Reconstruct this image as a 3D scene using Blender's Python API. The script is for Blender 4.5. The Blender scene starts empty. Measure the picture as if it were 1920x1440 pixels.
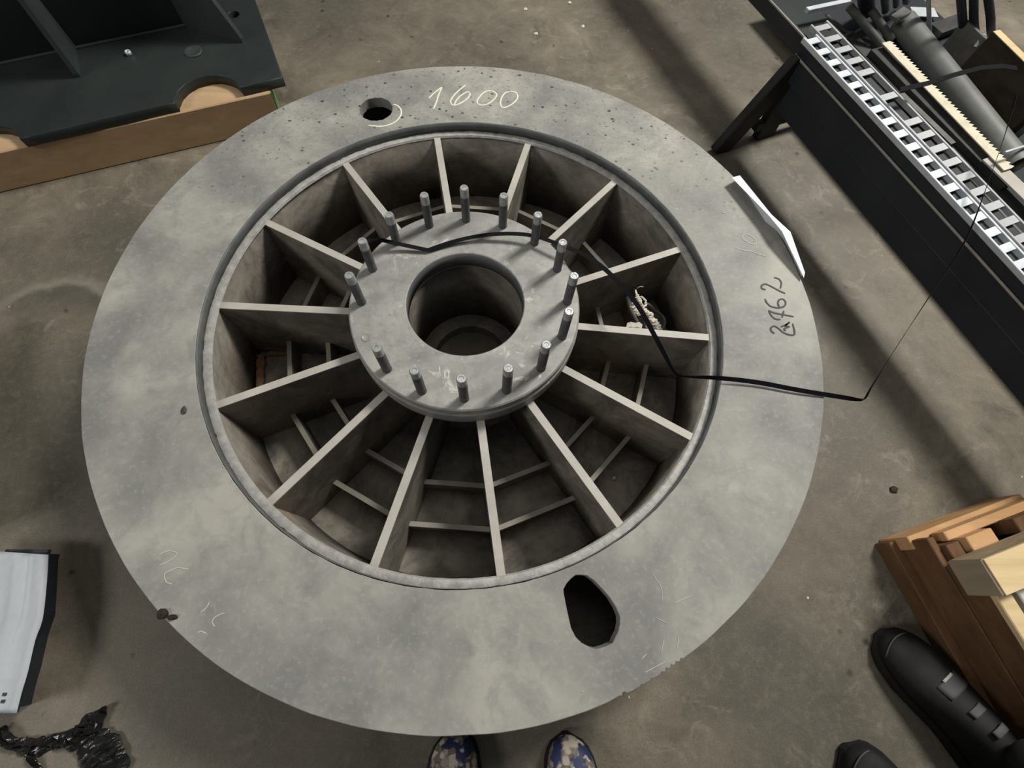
import bpy, bmesh, math, random
from mathutils import Vector, Matrix, noise
random.seed(7)
PI = math.pi
S = bpy.context.scene
COL = S.collection

# ------------------------------------------------------------------ camera
CAM_LOC = Vector((0.06582, -0.56350, 1.24865))
CAM_ROT = (0.38264, -0.03894, 0.0)
FPX = 915.52
cam = bpy.data.cameras.new('camera'); cam.sensor_width = 36.0; cam.sensor_fit = 'HORIZONTAL'
cam.lens = FPX / 1920 * 36.0; cam.clip_start = 0.01; cam.clip_end = 100
camo = bpy.data.objects.new('camera', cam); COL.objects.link(camo)
camo.location = CAM_LOC; camo.rotation_euler = CAM_ROT
S.camera = camo
# ------------------------------------------------------------------ world, lights, exposure
W = bpy.data.worlds.new('world'); S.world = W; W.use_nodes = True
bg = W.node_tree.nodes['Background']
bg.inputs['Color'].default_value = (0.90, 0.95, 1.0, 1); bg.inputs['Strength'].default_value = 0.085

def area(name, loc, target, size, power, color):
    d = bpy.data.lights.new(name, 'AREA'); d.shape = 'RECTANGLE'; d.size, d.size_y = size
    d.energy = power; d.color = color
    o = bpy.data.objects.new(name, d); COL.objects.link(o); o.location = loc
    o.rotation_euler = (Vector(target) - Vector(loc)).to_track_quat('-Z', 'Y').to_euler()
    return o
area('right_window_light', (2.85, 2.25, 4.45), (0.5, 0, 0), (1.1, 1.1), 320, (1.0, 0.97, 0.90))
area('left_window_light', (-5.6, -2.6, 4.9), (-0.2, 0, 0), (1.8, 1.8), 165, (1.0, 0.97, 0.91))
area('roof_light', (0.2, 0.9, 4.0), (0, 0, 0), (2.4, 2.4), 22, (1.0, 0.97, 0.92))
S.view_settings.view_transform = 'Standard'; S.view_settings.look = 'None'
S.view_settings.exposure = -0.06; S.view_settings.gamma = 1.0; S.view_settings.use_curve_mapping = False

# ------------------------------------------------------------------ helpers
ROT = camo.rotation_euler.to_matrix()
def at(px, py, z):
    """world point of height z that photograph pixel (px, py) shows"""
    d = ROT @ Vector(((px - 960) / FPX, -(py - 720) / FPX, -1.0))
    t = (z - CAM_LOC.z) / d.z
    return CAM_LOC + d * t
def V(*a): return Vector(a)

class MB:
    def __init__(s): s.v = []; s.f = []; s.sm = []
    def add(s, verts, faces, smooth=False):
        n = len(s.v); s.v += [Vector(p) for p in verts]
        for f in faces: s.f.append([i + n for i in f]); s.sm.append(smooth)
        return s
    def box(s, lo, hi, M=None, bev=0.0):
        bm = bmesh.new(); bmesh.ops.create_cube(bm, size=1.0)
        lo, hi = Vector(lo), Vector(hi); c = (lo + hi) / 2; d = hi - lo
        for v in bm.verts: v.co = Vector((v.co.x * d.x, v.co.y * d.y, v.co.z * d.z)) + c
        if bev: bmesh.ops.bevel(bm, geom=list(bm.edges), offset=bev, segments=1, affect='EDGES', profile=.5)
        bm.verts.index_update()
        vs = [v.co.copy() for v in bm.verts]
        if M is not None: vs = [M @ p for p in vs]
        s.add(vs, [[v.index for v in f.verts] for f in bm.faces]); bm.free(); return s
    def bar(s, a, b, w, h, up=(0, 0, 1), bev=0.0):
        """box bar from a to b, width w sideways, height h along up"""
        a, b = Vector(a), Vector(b); x = (b - a); L = x.length; x.normalize()
        up = Vector(up); y = up.cross(x).normalized(); z = x.cross(y)
        M = Matrix(((x.x, y.x, z.x, a.x), (x.y, y.y, z.y, a.y), (x.z, y.z, z.z, a.z), (0, 0, 0, 1)))
        return s.box((0, -w / 2, -h / 2), (L, w / 2, h / 2), M, bev)
    def lathe(s, prof, n=64, c=(0, 0, 0), closed=True, smooth=True):
        c = Vector(c); m = len(prof); vs = []
        for i in range(n):
            a = 2 * PI * i / n
            for r, z in prof: vs.append(c + V(r * math.cos(a), r * math.sin(a), z))
        fs = []
        for i in range(n):
            j = (i + 1) % n
            for k in range(m if closed else m - 1):
                l = (k + 1) % m
                fs.append([i * m + k, j * m + k, j * m + l, i * m + l])
        return s.add(vs, fs, smooth)
    def tube(s, pts, r, n=8, cap=True, smooth=True):
        pts = [Vector(p) for p in pts]; m = len(pts)
        R = r if isinstance(r, (list, tuple)) else [r] * m
        vs = []; ref = None
        for i, p in enumerate(pts):
            t = (pts[min(i + 1, m - 1)] - pts[max(i - 1, 0)]).normalized()
            if ref is None: ref = V(0, 0, 1) if abs(t.z) < .9 else V(1, 0, 0)
            x = (ref - t * ref.dot(t)).normalized(); y = t.cross(x); ref = x
            for k in range(n):
                a = 2 * PI * k / n; vs.append(p + (x * math.cos(a) + y * math.sin(a)) * R[i])
        fs = [[i * n + k, i * n + (k + 1) % n, (i + 1) * n + (k + 1) % n, (i + 1) * n + k] for i in range(m - 1) for k in range(n)]
        if cap: fs += [list(range(n))[::-1], [(m - 1) * n + k for k in range(n)]]
        return s.add(vs, fs, smooth)
    def prism(s, outline, z0, z1):
        n = len(outline)
        vs = [V(p[0], p[1], z0) for p in outline] + [V(p[0], p[1], z1) for p in outline]
        fs = [list(range(n))[::-1], list(range(n, 2 * n))] + [[i, (i + 1) % n, n + (i + 1) % n, n + i] for i in range(n)]
        return s.add(vs, fs)
    def ribbon(s, pts, wd, thick=0.0008):
        """flat strap along pts, wd = full width vector at each point"""
        n = len(pts); vs = []
        for i, p in enumerate(pts):
            p = Vector(p); w = Vector(wd[i]) / 2
            t = (Vector(pts[min(i + 1, n - 1)]) - Vector(pts[max(i - 1, 0)])).normalized()
            nn = t.cross(w).normalized() * thick / 2
            vs += [p - w - nn, p + w - nn, p + w + nn, p - w + nn]
        fs = []
        for i in range(n - 1):
            for k in range(4):
                fs.append([i * 4 + k, i * 4 + (k + 1) % 4, i * 4 + 4 + (k + 1) % 4, i * 4 + 4 + k])
        fs += [[3, 2, 1, 0], [(n - 1) * 4 + k for k in range(4)]]
        return s.add(vs, fs)
    def mesh(s, name, off=None, recalc=True):
        me = bpy.data.meshes.new(name)
        o = off or V(0, 0, 0)
        me.from_pydata([p - o for p in s.v], [], s.f)
        me.polygons.foreach_set('use_smooth', s.sm)
        if recalc:
            bm = bmesh.new(); bm.from_mesh(me); bmesh.ops.recalc_face_normals(bm, faces=bm.faces); bm.to_mesh(me); bm.free()
        return me
    def build(s, name, mat, parent=None, label=None):
        off = world_loc(parent) if parent else None
        if parent is None:
            xs = [p.x for p in s.v]; ys = [p.y for p in s.v]; zs = [p.z for p in s.v]
            off = V((min(xs) + max(xs)) / 2, (min(ys) + max(ys)) / 2, min(zs))
        o = bpy.data.objects.new(name, s.mesh(name, off)); COL.objects.link(o)
        o.data.materials.append(mat)
        if parent: o.parent = parent
        else: o.location = off
        if label: o['label'] = label
        return o
def world_loc(o):
    p = V(0, 0, 0)
    while o is not None: p += o.location; o = o.parent
    return p
def thing(name, label, cat, loc, group=None):
    o = bpy.data.objects.new(name, None); COL.objects.link(o); o.location = loc
    o.empty_display_size = .05
    return tag(o, label, cat, group)
def tag(o, label, cat, group=None):
    o['label'] = label; o['category'] = cat
    if group: o['group'] = group
    return o
def autosmooth(o, ang=35):
    me = o.data
    bm = bmesh.new(); bm.from_mesh(me)
    for e in bm.edges:
        if len(e.link_faces) == 2 and e.calc_face_angle(0) > math.radians(ang): e.smooth = False
    bm.to_mesh(me); bm.free()
    me.polygons.foreach_set('use_smooth', [True] * len(me.polygons))
    return o
def spline(P, n=8):
    """Catmull-Rom through points (any tuple length)"""
    P = [tuple(p) for p in P]; out = []
    Q = [P[0]] + P + [P[-1]]
    for i in range(1, len(Q) - 2):
        a, b, c, d = Q[i - 1], Q[i], Q[i + 1], Q[i + 2]
        for k in range(n):
            t = k / n
            out.append(tuple(.5 * (2 * b[j] + (c[j] - a[j]) * t + (2 * a[j] - 5 * b[j] + 4 * c[j] - d[j]) * t * t + (3 * b[j] - a[j] - 3 * c[j] + d[j]) * t ** 3) for j in range(len(b))))
    out.append(P[-1]); return out

# ------------------------------------------------------------------ materials
def new_mat(name):
    m = bpy.data.materials.new(name); m.use_nodes = True
    nt = m.node_tree; b = nt.nodes['Principled BSDF']; return m, nt, b
def lnk(nt, a, b): nt.links.new(a, b)
class NB:
    """small node-building helper"""
    def __init__(s, name, rough=.6, metal=0.0, spec=.4):
        s.m, s.nt, s.b = new_mat(name)
        s.b.inputs['Roughness'].default_value = rough; s.b.inputs['Metallic'].default_value = metal
        s.b.inputs['Specular IOR Level'].default_value = spec
        s.tc = s.nt.nodes.new('ShaderNodeTexCoord'); s.co = s.tc.outputs['Object']; s.col = None
    def n(s, t, **k):
        x = s.nt.nodes.new(t)
        for a, v in k.items(): setattr(x, a, v)
        return x
    def mapped(s, scale=(1, 1, 1), rot=(0, 0, 0), loc=(0, 0, 0)):
        x = s.n('ShaderNodeMapping'); x.inputs['Scale'].default_value = scale; x.inputs['Rotation'].default_value = rot; x.inputs['Location'].default_value = loc
        lnk(s.nt, s.co, x.inputs['Vector']); return x.outputs['Vector']
    def noise(s, scale, detail=6, rough=.6, vec=None, dist=0.0):
        x = s.n('ShaderNodeTexNoise'); x.inputs['Scale'].default_value = scale; x.inputs['Detail'].default_value = detail
        x.inputs['Roughness'].default_value = rough; x.inputs['Distortion'].default_value = dist
        lnk(s.nt, vec or s.co, x.inputs['Vector']); return x.outputs['Fac']
    def voro(s, scale, vec=None, feature='F1', rnd=1.0):
        x = s.n('ShaderNodeTexVoronoi', feature=feature); x.inputs['Scale'].default_value = scale; x.inputs['Randomness'].default_value = rnd
        lnk(s.nt, vec or s.co, x.inputs['Vector']); return x
    def ramp(s, fac, stops):
        x = s.n('ShaderNodeValToRGB'); lnk(s.nt, fac, x.inputs['Fac']); e = x.color_ramp.elements
        while len(e) < len(stops): e.new(.5)
        for i, (p, c) in enumerate(stops):
            e[i].position = p; e[i].color = (c, c, c, 1) if not hasattr(c, '__len__') else (*c, 1)
        return x.outputs['Color']
    def math(s, op, a, b=None):
        x = s.n('ShaderNodeMath', operation=op)
        for i, v in enumerate((a, b)):
            if v is None: continue
            if hasattr(v, 'node'): lnk(s.nt, v, x.inputs[i])
            else: x.inputs[i].default_value = v
        return x.outputs[0]
    def mix(s, fac, a, b, blend='MIX'):
        x = s.n('ShaderNodeMix', data_type='RGBA', blend_type=blend)
        for nm, v in (('Factor', fac), ('A', a), ('B', b)):
            i = [q for q in x.inputs if q.name == nm and q.enabled][0] if nm == 'Factor' else [q for q in x.inputs if q.name == nm and q.type == 'RGBA'][0]
            if hasattr(v, 'node'): lnk(s.nt, v, i)
            elif hasattr(v, '__len__'): i.default_value = (*v, 1)
            else: i.default_value = v
        return [q for q in x.outputs if q.type == 'RGBA'][0]
    def bump(s, h, strength=.2, dist=.002):
        x = s.n('ShaderNodeBump'); x.inputs['Strength'].default_value = strength; x.inputs['Distance'].default_value = dist
        lnk(s.nt, h, x.inputs['Height']); lnk(s.nt, x.outputs['Normal'], s.b.inputs['Normal'])
    def rough(s, sock): lnk(s.nt, sock, s.b.inputs['Roughness'])
    def done(s, col):
        if hasattr(col, 'node'): lnk(s.nt, col, s.b.inputs['Base Color'])
        else: s.b.inputs['Base Color'].default_value = (*col, 1)
        return s.m
def mottled(name, c1, c2, scale=8, rough=.6, metal=0.0, bump=.15, fine=60, dist=.001, spec=.4):
    k = NB(name, rough, metal, spec)
    a = k.noise(scale, 6, .6); f = k.noise(fine, 4, .6)
    c = k.mix(k.ramp(a, [(.3, 0), (.7, 1)]), c1, c2)
    c = k.mix(k.math('MULTIPLY', f, .35), c, tuple(x * .55 for x in c1))
    k.bump(f, bump, dist)
    return k.done(c)
def wood(name, c1, c2, axis, rough=.7, scale=30):
    k = NB(name, rough, 0, .25)
    sc = [scale] * 3; sc[axis] = scale * .06
    g = k.noise(1.0, 5, .6, k.mapped(tuple(sc)), .6); b = k.noise(5, 3)
    c = k.mix(k.ramp(g, [(.3, 0), (.7, 1)]), c1, c2)
    c = k.mix(k.ramp(b, [(.45, 0), (.75, .5)]), c, tuple(x * .6 for x in c1))
    k.bump(g, .25, .001); return k.done(c)

def floor_mat():
    k = NB('stained_concrete', .55, 0, .35)
    big = k.noise(1.3, 5, .6, dist=.4); mid = k.noise(6, 8, .68, dist=.5); fin = k.noise(55, 6, .7); gr = k.noise(260, 3, .6)
    c = k.mix(k.ramp(mid, [(.32, 0), (.68, 1)]), (.115, .100, .075), (.245, .212, .160))
    c = k.mix(k.ramp(big, [(.38, .75), (.6, 0)]), c, (.098, .091, .073))
    c = k.mix(k.ramp(fin, [(.5, 0), (.75, .45)]), c, (.24, .205, .155))
    c = k.mix(k.ramp(gr, [(.3, .3), (.55, 0)]), c, (.035, .031, .026))
    # pale worn scuffs
    sc = k.noise(11, 8, .72, dist=.9); scm = k.noise(1.7, 2)
    c = k.mix(k.math('MULTIPLY', k.ramp(sc, [(.54, 0), (.70, .5)]), k.ramp(scm, [(.42, 0), (.58, 1)])), c, (.36, .32, .26))
    # old round oil stain left of the wheel, with a pale dried rim
    vd = k.n('ShaderNodeVectorMath', operation='DISTANCE'); wob = k.noise(9, 4, .6)
    lnk(k.nt, k.co, vd.inputs[0]); vd.inputs[1].default_value = (-1.164 - .25, .071 - .5, .05)
    dd = k.math('ADD', vd.outputs['Value'], k.math('MULTIPLY', k.math('SUBTRACT', wob, .5), .07))
    sp_ = k.n('ShaderNodeSeparateXYZ'); lnk(k.nt, k.co, sp_.inputs[0])
    msk = k.ramp(k.math('ADD', sp_.outputs['Y'], 1.0), [(.60, 0), (.69, 1)])
    c = k.mix(k.math('MULTIPLY', k.ramp(dd, [(.15, .5), (.18, 0)]), msk), c, (.06, .056, .049))
    c = k.mix(k.math('MULTIPLY', k.ramp(dd, [(.155, 0), (.17, .45), (.185, .25), (.2, 0)]), msk), c, (.30, .28, .23))
    # white chips and dark spots
    v = k.voro(17); vm = k.noise(37, 2)
    chip = k.math('MULTIPLY', k.ramp(v.outputs['Distance'], [(.03, 1), (.055, 0)]), k.ramp(vm, [(.56, 0), (.6, 1)]))
    c = k.mix(chip, c, (.62, .6, .54))
    v2 = k.voro(12, k.mapped(loc=(3.1, 1.7, 0))); vm2 = k.noise(23, 2, .5, k.mapped(loc=(5, 2, 0)))
    spot = k.math('MULTIPLY', k.ramp(v2.outputs['Distance'], [(.05, .85), (.14, 0)]), k.ramp(vm2, [(.5, 0), (.58, 1)]))
    c = k.mix(spot, c, (.03, .027, .022))
    k.rough(k.ramp(mid, [(.3, .42), (.7, .66)]))
    k.bump(k.math('ADD', k.math('MULTIPLY', fin, .6), gr), .22, .0015)
    return k.done(c)
def flange_mat():
    k = NB('grey_machined_steel', .6, .05, .3)
    big = k.noise(4.5, 5, .55, dist=.3); mid = k.noise(16, 7, .65, dist=.6); fin = k.noise(90, 5, .65)
    c = k.mix(k.ramp(big, [(.36, 0), (.62, 1)]), (.205, .205, .195), (.39, .378, .338))
    c = k.mix(k.ramp(mid, [(.32, .6), (.54, 0)]), c, (.20, .203, .198))
    c = k.mix(k.ramp(fin, [(.52, 0), (.8, .4)]), c, (.47, .46, .42))
    # black pits, thick on the far sector
    sep = k.n('ShaderNodeSeparateXYZ'); lnk(k.nt, k.co, sep.inputs[0])
    far = k.ramp(k.math('ADD', k.math('MULTIPLY', sep.outputs['Y'], .5), .5), [(.60, 0), (.78, 1)])
    v = k.voro(50, k.mapped(scale=(1, 1.3, 1))); vm = k.noise(38, 2)
    pit = k.math('MULTIPLY', k.ramp(v.outputs['Distance'], [(.16, 1), (.32, 0)]), k.ramp(vm, [(.54, 0), (.58, 1)]))
    c = k.mix(k.math('MULTIPLY', pit, far), c, (.045, .04, .034))
    c = k.mix(k.math('MULTIPLY', k.ramp(k.noise(120, 3), [(.56, 0), (.7, .55)]), far), c, (.17, .16, .14))
    v2 = k.voro(15, k.mapped(loc=(.7, .3, 0))); vm2 = k.noise(21, 2)
    pit2 = k.math('MULTIPLY', k.ramp(v2.outputs['Distance'], [(.045, .9), (.08, 0)]), k.ramp(vm2, [(.55, 0), (.58, 1)]))
    c = k.mix(pit2, c, (.06, .055, .045))
    k.rough(k.ramp(mid, [(.3, .52), (.7, .72)]))
    k.bump(fin, .12, .0008); return k.done(c)
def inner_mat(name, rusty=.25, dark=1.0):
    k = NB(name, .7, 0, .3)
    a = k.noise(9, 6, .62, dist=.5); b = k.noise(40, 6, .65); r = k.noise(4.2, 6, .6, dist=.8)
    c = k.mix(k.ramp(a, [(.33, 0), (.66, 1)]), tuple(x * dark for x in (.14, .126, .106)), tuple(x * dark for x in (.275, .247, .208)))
    c = k.mix(k.ramp(b, [(.45, 0), (.75, .5)]), c, tuple(x * dark for x in (.12, .107, .09)))
    so_ = k.noise(5.5, 7, .7, dist=1.2)
    c = k.mix(k.ramp(so_, [(.46, 0), (.62, .6)]), c, (.055, .05, .043))
    c = k.mix(k.ramp(r, [(.56, 0), (.72, rusty)]), c, (.24, .125, .05))
    k.bump(b, .35, .002); return k.done(c)
def hub_mat():
    k = NB('hub_steel', .5, .12, .45)
    a = k.noise(11, 7, .65, dist=.5); f = k.noise(70, 6, .65); w = k.noise(30, 5, .7, dist=1.0); m = k.noise(7, 2)
    c = k.mix(k.ramp(a, [(.34, 0), (.64, 1)]), (.24, .24, .228), (.38, .373, .345))
    c = k.mix(k.ramp(f, [(.35, .5), (.5, 0)]), c, (.22, .22, .21))
    c = k.mix(k.math('MULTIPLY', k.ramp(w, [(.58, 0), (.66, .9)]), k.ramp(m, [(.45, 0), (.6, 1)])), c, (.62, .61, .57))
    v = k.voro(26); c = k.mix(k.math('MULTIPLY', k.ramp(v.outputs['Distance'], [(.06, .9), (.11, 0)]), k.ramp(k.noise(33, 2), [(.56, 0), (.6, 1)])), c, (.07, .065, .06))
    k.bump(f, .3, .001); return k.done(c)
def dark_paint(name, c=(.018, .021, .023), c2=(.03, .034, .035), rough=.5, spec=.35):
    return mottled(name, c, c2, 5, rough, 0, .1, 80, .0006, spec)

M = dict(
    floor=floor_mat(), flange=flange_mat(),
    cell=inner_mat('dusty_steel'), cellrust=inner_mat('rusty_dusty_steel', .8), floorplate=inner_mat('dusty_bottom_plate', .25, 1.25),
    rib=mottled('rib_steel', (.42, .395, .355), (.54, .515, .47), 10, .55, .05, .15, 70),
    hub=hub_mat(),
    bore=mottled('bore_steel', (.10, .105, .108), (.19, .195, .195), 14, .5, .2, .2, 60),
    weld=mottled('weld_bead', (.30, .30, .285), (.52, .51, .48), 45, .6, .1, .5, 120, .003),
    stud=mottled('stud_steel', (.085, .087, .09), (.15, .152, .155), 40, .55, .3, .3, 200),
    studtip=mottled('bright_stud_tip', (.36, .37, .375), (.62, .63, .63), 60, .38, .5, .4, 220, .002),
    chalk=mottled('chalk', (.78, .75, .62), (.9, .88, .76), 200, .9, 0, .3, 400),
    faint=mottled('faint_chalk', (.46, .455, .42), (.58, .57, .53), 150, .9, 0, .2, 300),
    ink=mottled('black_marker', (.012, .012, .012), (.04, .04, .038), 90, .6, 0, .1, 300),
    strap=mottled('black_strap', (.006, .006, .008), (.010, .011, .013), 30, .75, 0, .05, 100, .0005, .08),
    paint=dark_paint('dark_green_paint', (.020, .027, .027), (.036, .043, .041), .42),
    rack=dark_paint('black_steel_paint', (.016, .019, .024), (.028, .032, .038), .5),
    leg=dark_paint('grimy_black', (.010, .010, .010), (.03, .028, .025), .6),
    scrap=mottled('scrap_steel', (.09, .09, .085), (.2, .2, .185), 18, .5, .35, .3, 80),
    strip=mottled('worn_steel_edge', (.30, .28, .25), (.42, .40, .36), 20, .5, .2),
    scrapd=mottled('dark_scrap_steel', (.03, .031, .031), (.075, .075, .07), 18, .55, .3, .3, 80),
    tube=mottled('grey_tube', (.11, .115, .11), (.19, .193, .183), 9, .55, .1, .1, 80),
    galv=mottled('galvanised_steel', (.55, .60, .65), (.74, .78, .81), 30, .4, .35, .1, 120),
    galv2=mottled('dull_galvanised_steel', (.36, .37, .385), (.50, .51, .52), 30, .45, .3, .1, 120),
    blade=mottled('cream_blade', (.58, .53, .40), (.74, .69, .55), 25, .55, .1, .15, 120),
    wood=wood('pine_timber', (.34, .20, .095), (.46, .29, .15), 0),
    woodd=wood('brown_timber', (.11, .056, .027), (.18, .098, .05), 1),
    woodk=wood('shaded_timber', (.024, .018, .013), (.045, .034, .024), 1),  # plank side, with its shade painted into the wood colour
    woodw=wood('weathered_timber', (.24, .18, .115), (.42, .33, .21), 0),
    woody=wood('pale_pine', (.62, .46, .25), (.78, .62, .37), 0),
    wooden=wood('end_grain', (.30, .24, .17), (.40, .32, .23), 2),
    woodo=wood('orange_timber', (.48, .27, .12), (.60, .37, .19), 0),
    green=mottled('green_end_paint', (.11, .2, .08), (.2, .3, .14), 20, .7),
    paper=mottled('paper', (.80, .84, .88), (.86, .89, .92), 4, .8, 0, .05, 60),
    papero=mottled('office_paper', (.46, .50, .54), (.54, .575, .61), 4, .8, 0, .05, 60),
    panel=mottled('white_panel', (.62, .61, .55), (.7, .69, .63), 6, .7),
    film=mottled('black_film', (.008, .008, .008), (.02, .02, .02), 20, .22, 0, .6, 90, .004, .6),
    boot=mottled('black_boot', (.007, .007, .007), (.016, .015, .014), 20, .65, 0, .15, 180, .001, .25),
    sole=mottled('boot_sole', (.006, .006, .006), (.012, .012, .012), 20, .8, 0, .1, 100),
    bootgrey=mottled('grey_boot_patch', (.06, .06, .064), (.095, .095, .1), 20, .7),
    bootwhite=mottled('pale_stripe', (.35, .34, .33), (.5, .48, .46), 20, .6),
    trouser=mottled('black_trousers', (.006, .006, .007), (.014, .014, .015), 12, .9, 0, .3, 120),
    denim=mottled('navy_trousers', (.012, .016, .03), (.03, .036, .055), 12, .9, 0, .3, 120),
    ropew=mottled('white_rope', (.66, .62, .52), (.82, .78, .68), 60, .85, 0, .5, 200, .003),
    cable=mottled('grey_cable', (.12, .115, .105), (.2, .19, .175), 30, .6),
    rustchip=mottled('brown_chip', (.02, .013, .009), (.04, .025, .017), 60, .8),
)
def shoe_mat():
    k = NB('patterned_blue_fabric', .6, 0, .4)
    v = k.voro(70); cell = k.n('ShaderNodeSeparateColor'); lnk(k.nt, v.outputs['Color'], cell.inputs[0])
    big = k.noise(22, 3, .5)
    c = k.mix(k.ramp(cell.outputs['Red'], [(.4, 0), (.55, 1)]), (.16, .13, .10), (.52, .46, .38))
    c = k.mix(k.ramp(v.outputs['Distance'], [(.5, 0), (.8, .7)]), c, (.03, .027, .03))
    c = k.mix(k.ramp(big, [(.52, 0), (.56, 1)]), c, (.022, .028, .085))
    k.bump(v.outputs['Distance'], .3, .002); return k.done(c)
M['shoe'] = shoe_mat()

# ------------------------------------------------------------------ floor
fl = MB(); fl.box((-4, -3.5, -.05), (4.5, 4.5, 0))
fo = fl.build('floor', M['floor']); fo['kind'] = 'structure'; fo['label'] = 'grey brown stained concrete workshop floor'

# ------------------------------------------------------------------ the wheel
H = .29; ZR = .26; ZB = .035; ZH = .324
RIB_ANG = [100.2, 74.7, 47.9, 21.3, -4.3, -30.0, -55.5, -81.4, -106.1, -131.2, -156.6, 178.2, 153.0, 126.4]
wheel = thing('spoked_wheel', 'large round grey steel wheel with wide flange, spokes and studded hub lying on the floor', 'wheel', (0, 0, 0))
def plate_from_loops(name, loops, z0, z1, mat, parent, bevel=.0012):
    """flat plate with holes: filled 2D curve given thickness"""
    cu = bpy.data.curves.new(name, 'CURVE'); cu.dimensions = '2D'; cu.fill_mode = 'BOTH'
    cu.extrude = (z1 - z0) / 2 - bevel; cu.bevel_depth = bevel; cu.bevel_resolution = 0; cu.offset = -bevel
    for L in loops:
        sp = cu.splines.new('POLY'); sp.points.add(len(L) - 1); sp.use_cyclic_u = True
        for i, p in enumerate(L): sp.points[i].co = (p[0], p[1], 0, 1)
    tmp = bpy.data.objects.new(name, cu); COL.objects.link(tmp)
    dg = bpy.context.evaluated_depsgraph_get(); dg.update()
    me = bpy.data.meshes.new_from_object(tmp.evaluated_get(dg)); bpy.data.objects.remove(tmp); bpy.data.curves.remove(cu)
    me.name = name
    off = world_loc(parent) if parent else V(0, 0, 0)
    me.transform(Matrix.Translation(V(0, 0, (z0 + z1) / 2) - off))
    me.materials.clear(); me.materials.append(mat)
    o = bpy.data.objects.new(name, me); COL.objects.link(o)
    if parent: o.parent = parent
    return o
def circ(r, n=160, c=(0, 0), jit=0.0, seed=0):
    rr = random.Random(seed)
    return [(c[0] + (r + rr.uniform(-jit, jit)) * math.cos(2 * PI * i / n), c[1] + (r + rr.uniform(-jit, jit)) * math.sin(2 * PI * i / n)) for i in range(n)]
outer = []
NICK = {a: d for a, d in ((-60.0, .004), (-60.75, .005), (-61.5, .006), (-62.25, .006), (-63.0, .004), (-64.5, .003), (-66.0, .003), (-68.25, .006), (-68.5, .007), (-69.0, .003))}
i = 0
while i < 1440:
    a = -180 + i * .25; r = .8 + noise.noise(V(math.cos(math.radians(a)) * 14, math.sin(math.radians(a)) * 14, .3)) * .0012
    d = NICK.get(round(a, 2), 0) * .6
    near = -70 < a < -59
    outer.append(((r - d) * math.cos(math.radians(a)), (r - d) * math.sin(math.radians(a))))
    i += 1 if near else 6
inner = [(r * math.cos(a), r * math.sin(a)) for a, r in ((2 * PI * k / 200, .5795 + noise.noise(V(math.cos(2 * PI * k / 200) * 25, math.sin(2 * PI * k / 200) * 25, 2)) * .0012) for k in range(200))]
hc = at(705, 204, H)
hole = circ(.0435, 40, (hc.x, hc.y), .0012, 3)
slot_px = [(380, 185), (430, 183), (480, 188), (540, 230), (620, 310), (690, 390), (745, 480), (778, 560), (780, 620), (765, 690), (730, 760), (715, 795), (640, 830), (570, 850), (520, 840), (440, 800), (380, 740), (340, 660), (322, 580), (300, 480), (275, 350), (272, 310), (300, 260), (340, 215)]
slot = [(p.x, p.y) for p in (at(1000 + x / 4.8, 1040 + y / 4.8, H) for x, y in slot_px)]
rim = plate_from_loops('rim_flange', [outer, inner, hole, slot], H - .03, H, M['flange'], wheel)
rim['label'] = 'wide flat grey flange ring with a round hole and an oval slot'
# rim bands below the flange; unseen outer one added to keep holes dark
MB().lathe([(.5635, ZB), (.58, ZB), (.58, H - .03), (.5635, H - .03)], 140).build('inner_rim_band', M['cell'], wheel)
autosmooth(wheel.children[-1])
MB().lathe([(.775, 0), (.792, 0), (.792, H - .03), (.775, H - .03)], 140).build('unseen_outer_band', M['cell'], wheel)
autosmooth(wheel.children[-1])
bp = MB().lathe([(.098, 0.0), (.79, 0.0), (.79, .02), (.60, .02), (.60, ZB), (.098, ZB)], 120).build('bottom_plate', M['floorplate'], wheel); autosmooth(bp)
# weld bead round the inside of the flange
wb = MB(); N = 420
pts = []; rad = []
for k in range(N):
    a = 2 * PI * k / N; q = V(math.cos(a) * 9, math.sin(a) * 9, 5)
    n1 = noise.noise(q * 3) * .6 + noise.noise(q * 9) * .5
    pts.append((.5705 + n1 * .0014, a, ZR - .0015 + n1 * .0012)); rad.append(.0105 + n1 * .002)
vs = []; fs = []; nn = 8
for (r, a, z), rd in zip(pts, rad):
    for j in range(nn):
        b = 2 * PI * j / nn; rr = r + rd * math.cos(b)
        vs.append((rr * math.cos(a), rr * math.sin(a), z + rd * .62 * math.sin(b)))
for k in range(N):
    for j in range(nn): fs.append([k * nn + j, ((k + 1) % N) * nn + j, ((k + 1) % N) * nn + (j + 1) % nn, k * nn + (j + 1) % nn])
wb.add(vs, fs, True).build('weld_bead', M['weld'], wheel)
# hub
hub = MB().lathe([(.1305, ZH), (.1285, ZH - .0015), (.1285, .275), (.136, .272), (.136, ZB), (.20, ZB), (.20, .255), (.2500, .255), (.2535, .262), (.2535, .298), (.2505, .302), (.2505, ZH - .003), (.2475, ZH)], 128)
ho = hub.build('hub', M['hub'], wheel, 'round grey hub flange with a central bore'); autosmooth(ho, 30)
MB().lathe([(.1283, ZH - .002), (.1283, .277), (.1288, .277), (.1288, ZH - .002)], 96).build('bore_lip', M['bore'], wheel)
MB().lathe([(.1353, .27), (.1353, ZB), (.1358, ZB), (.1358, .27)], 96).build('bore_lining', inner_mat('dark_bore_wall', .1, .7), wheel)
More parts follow.
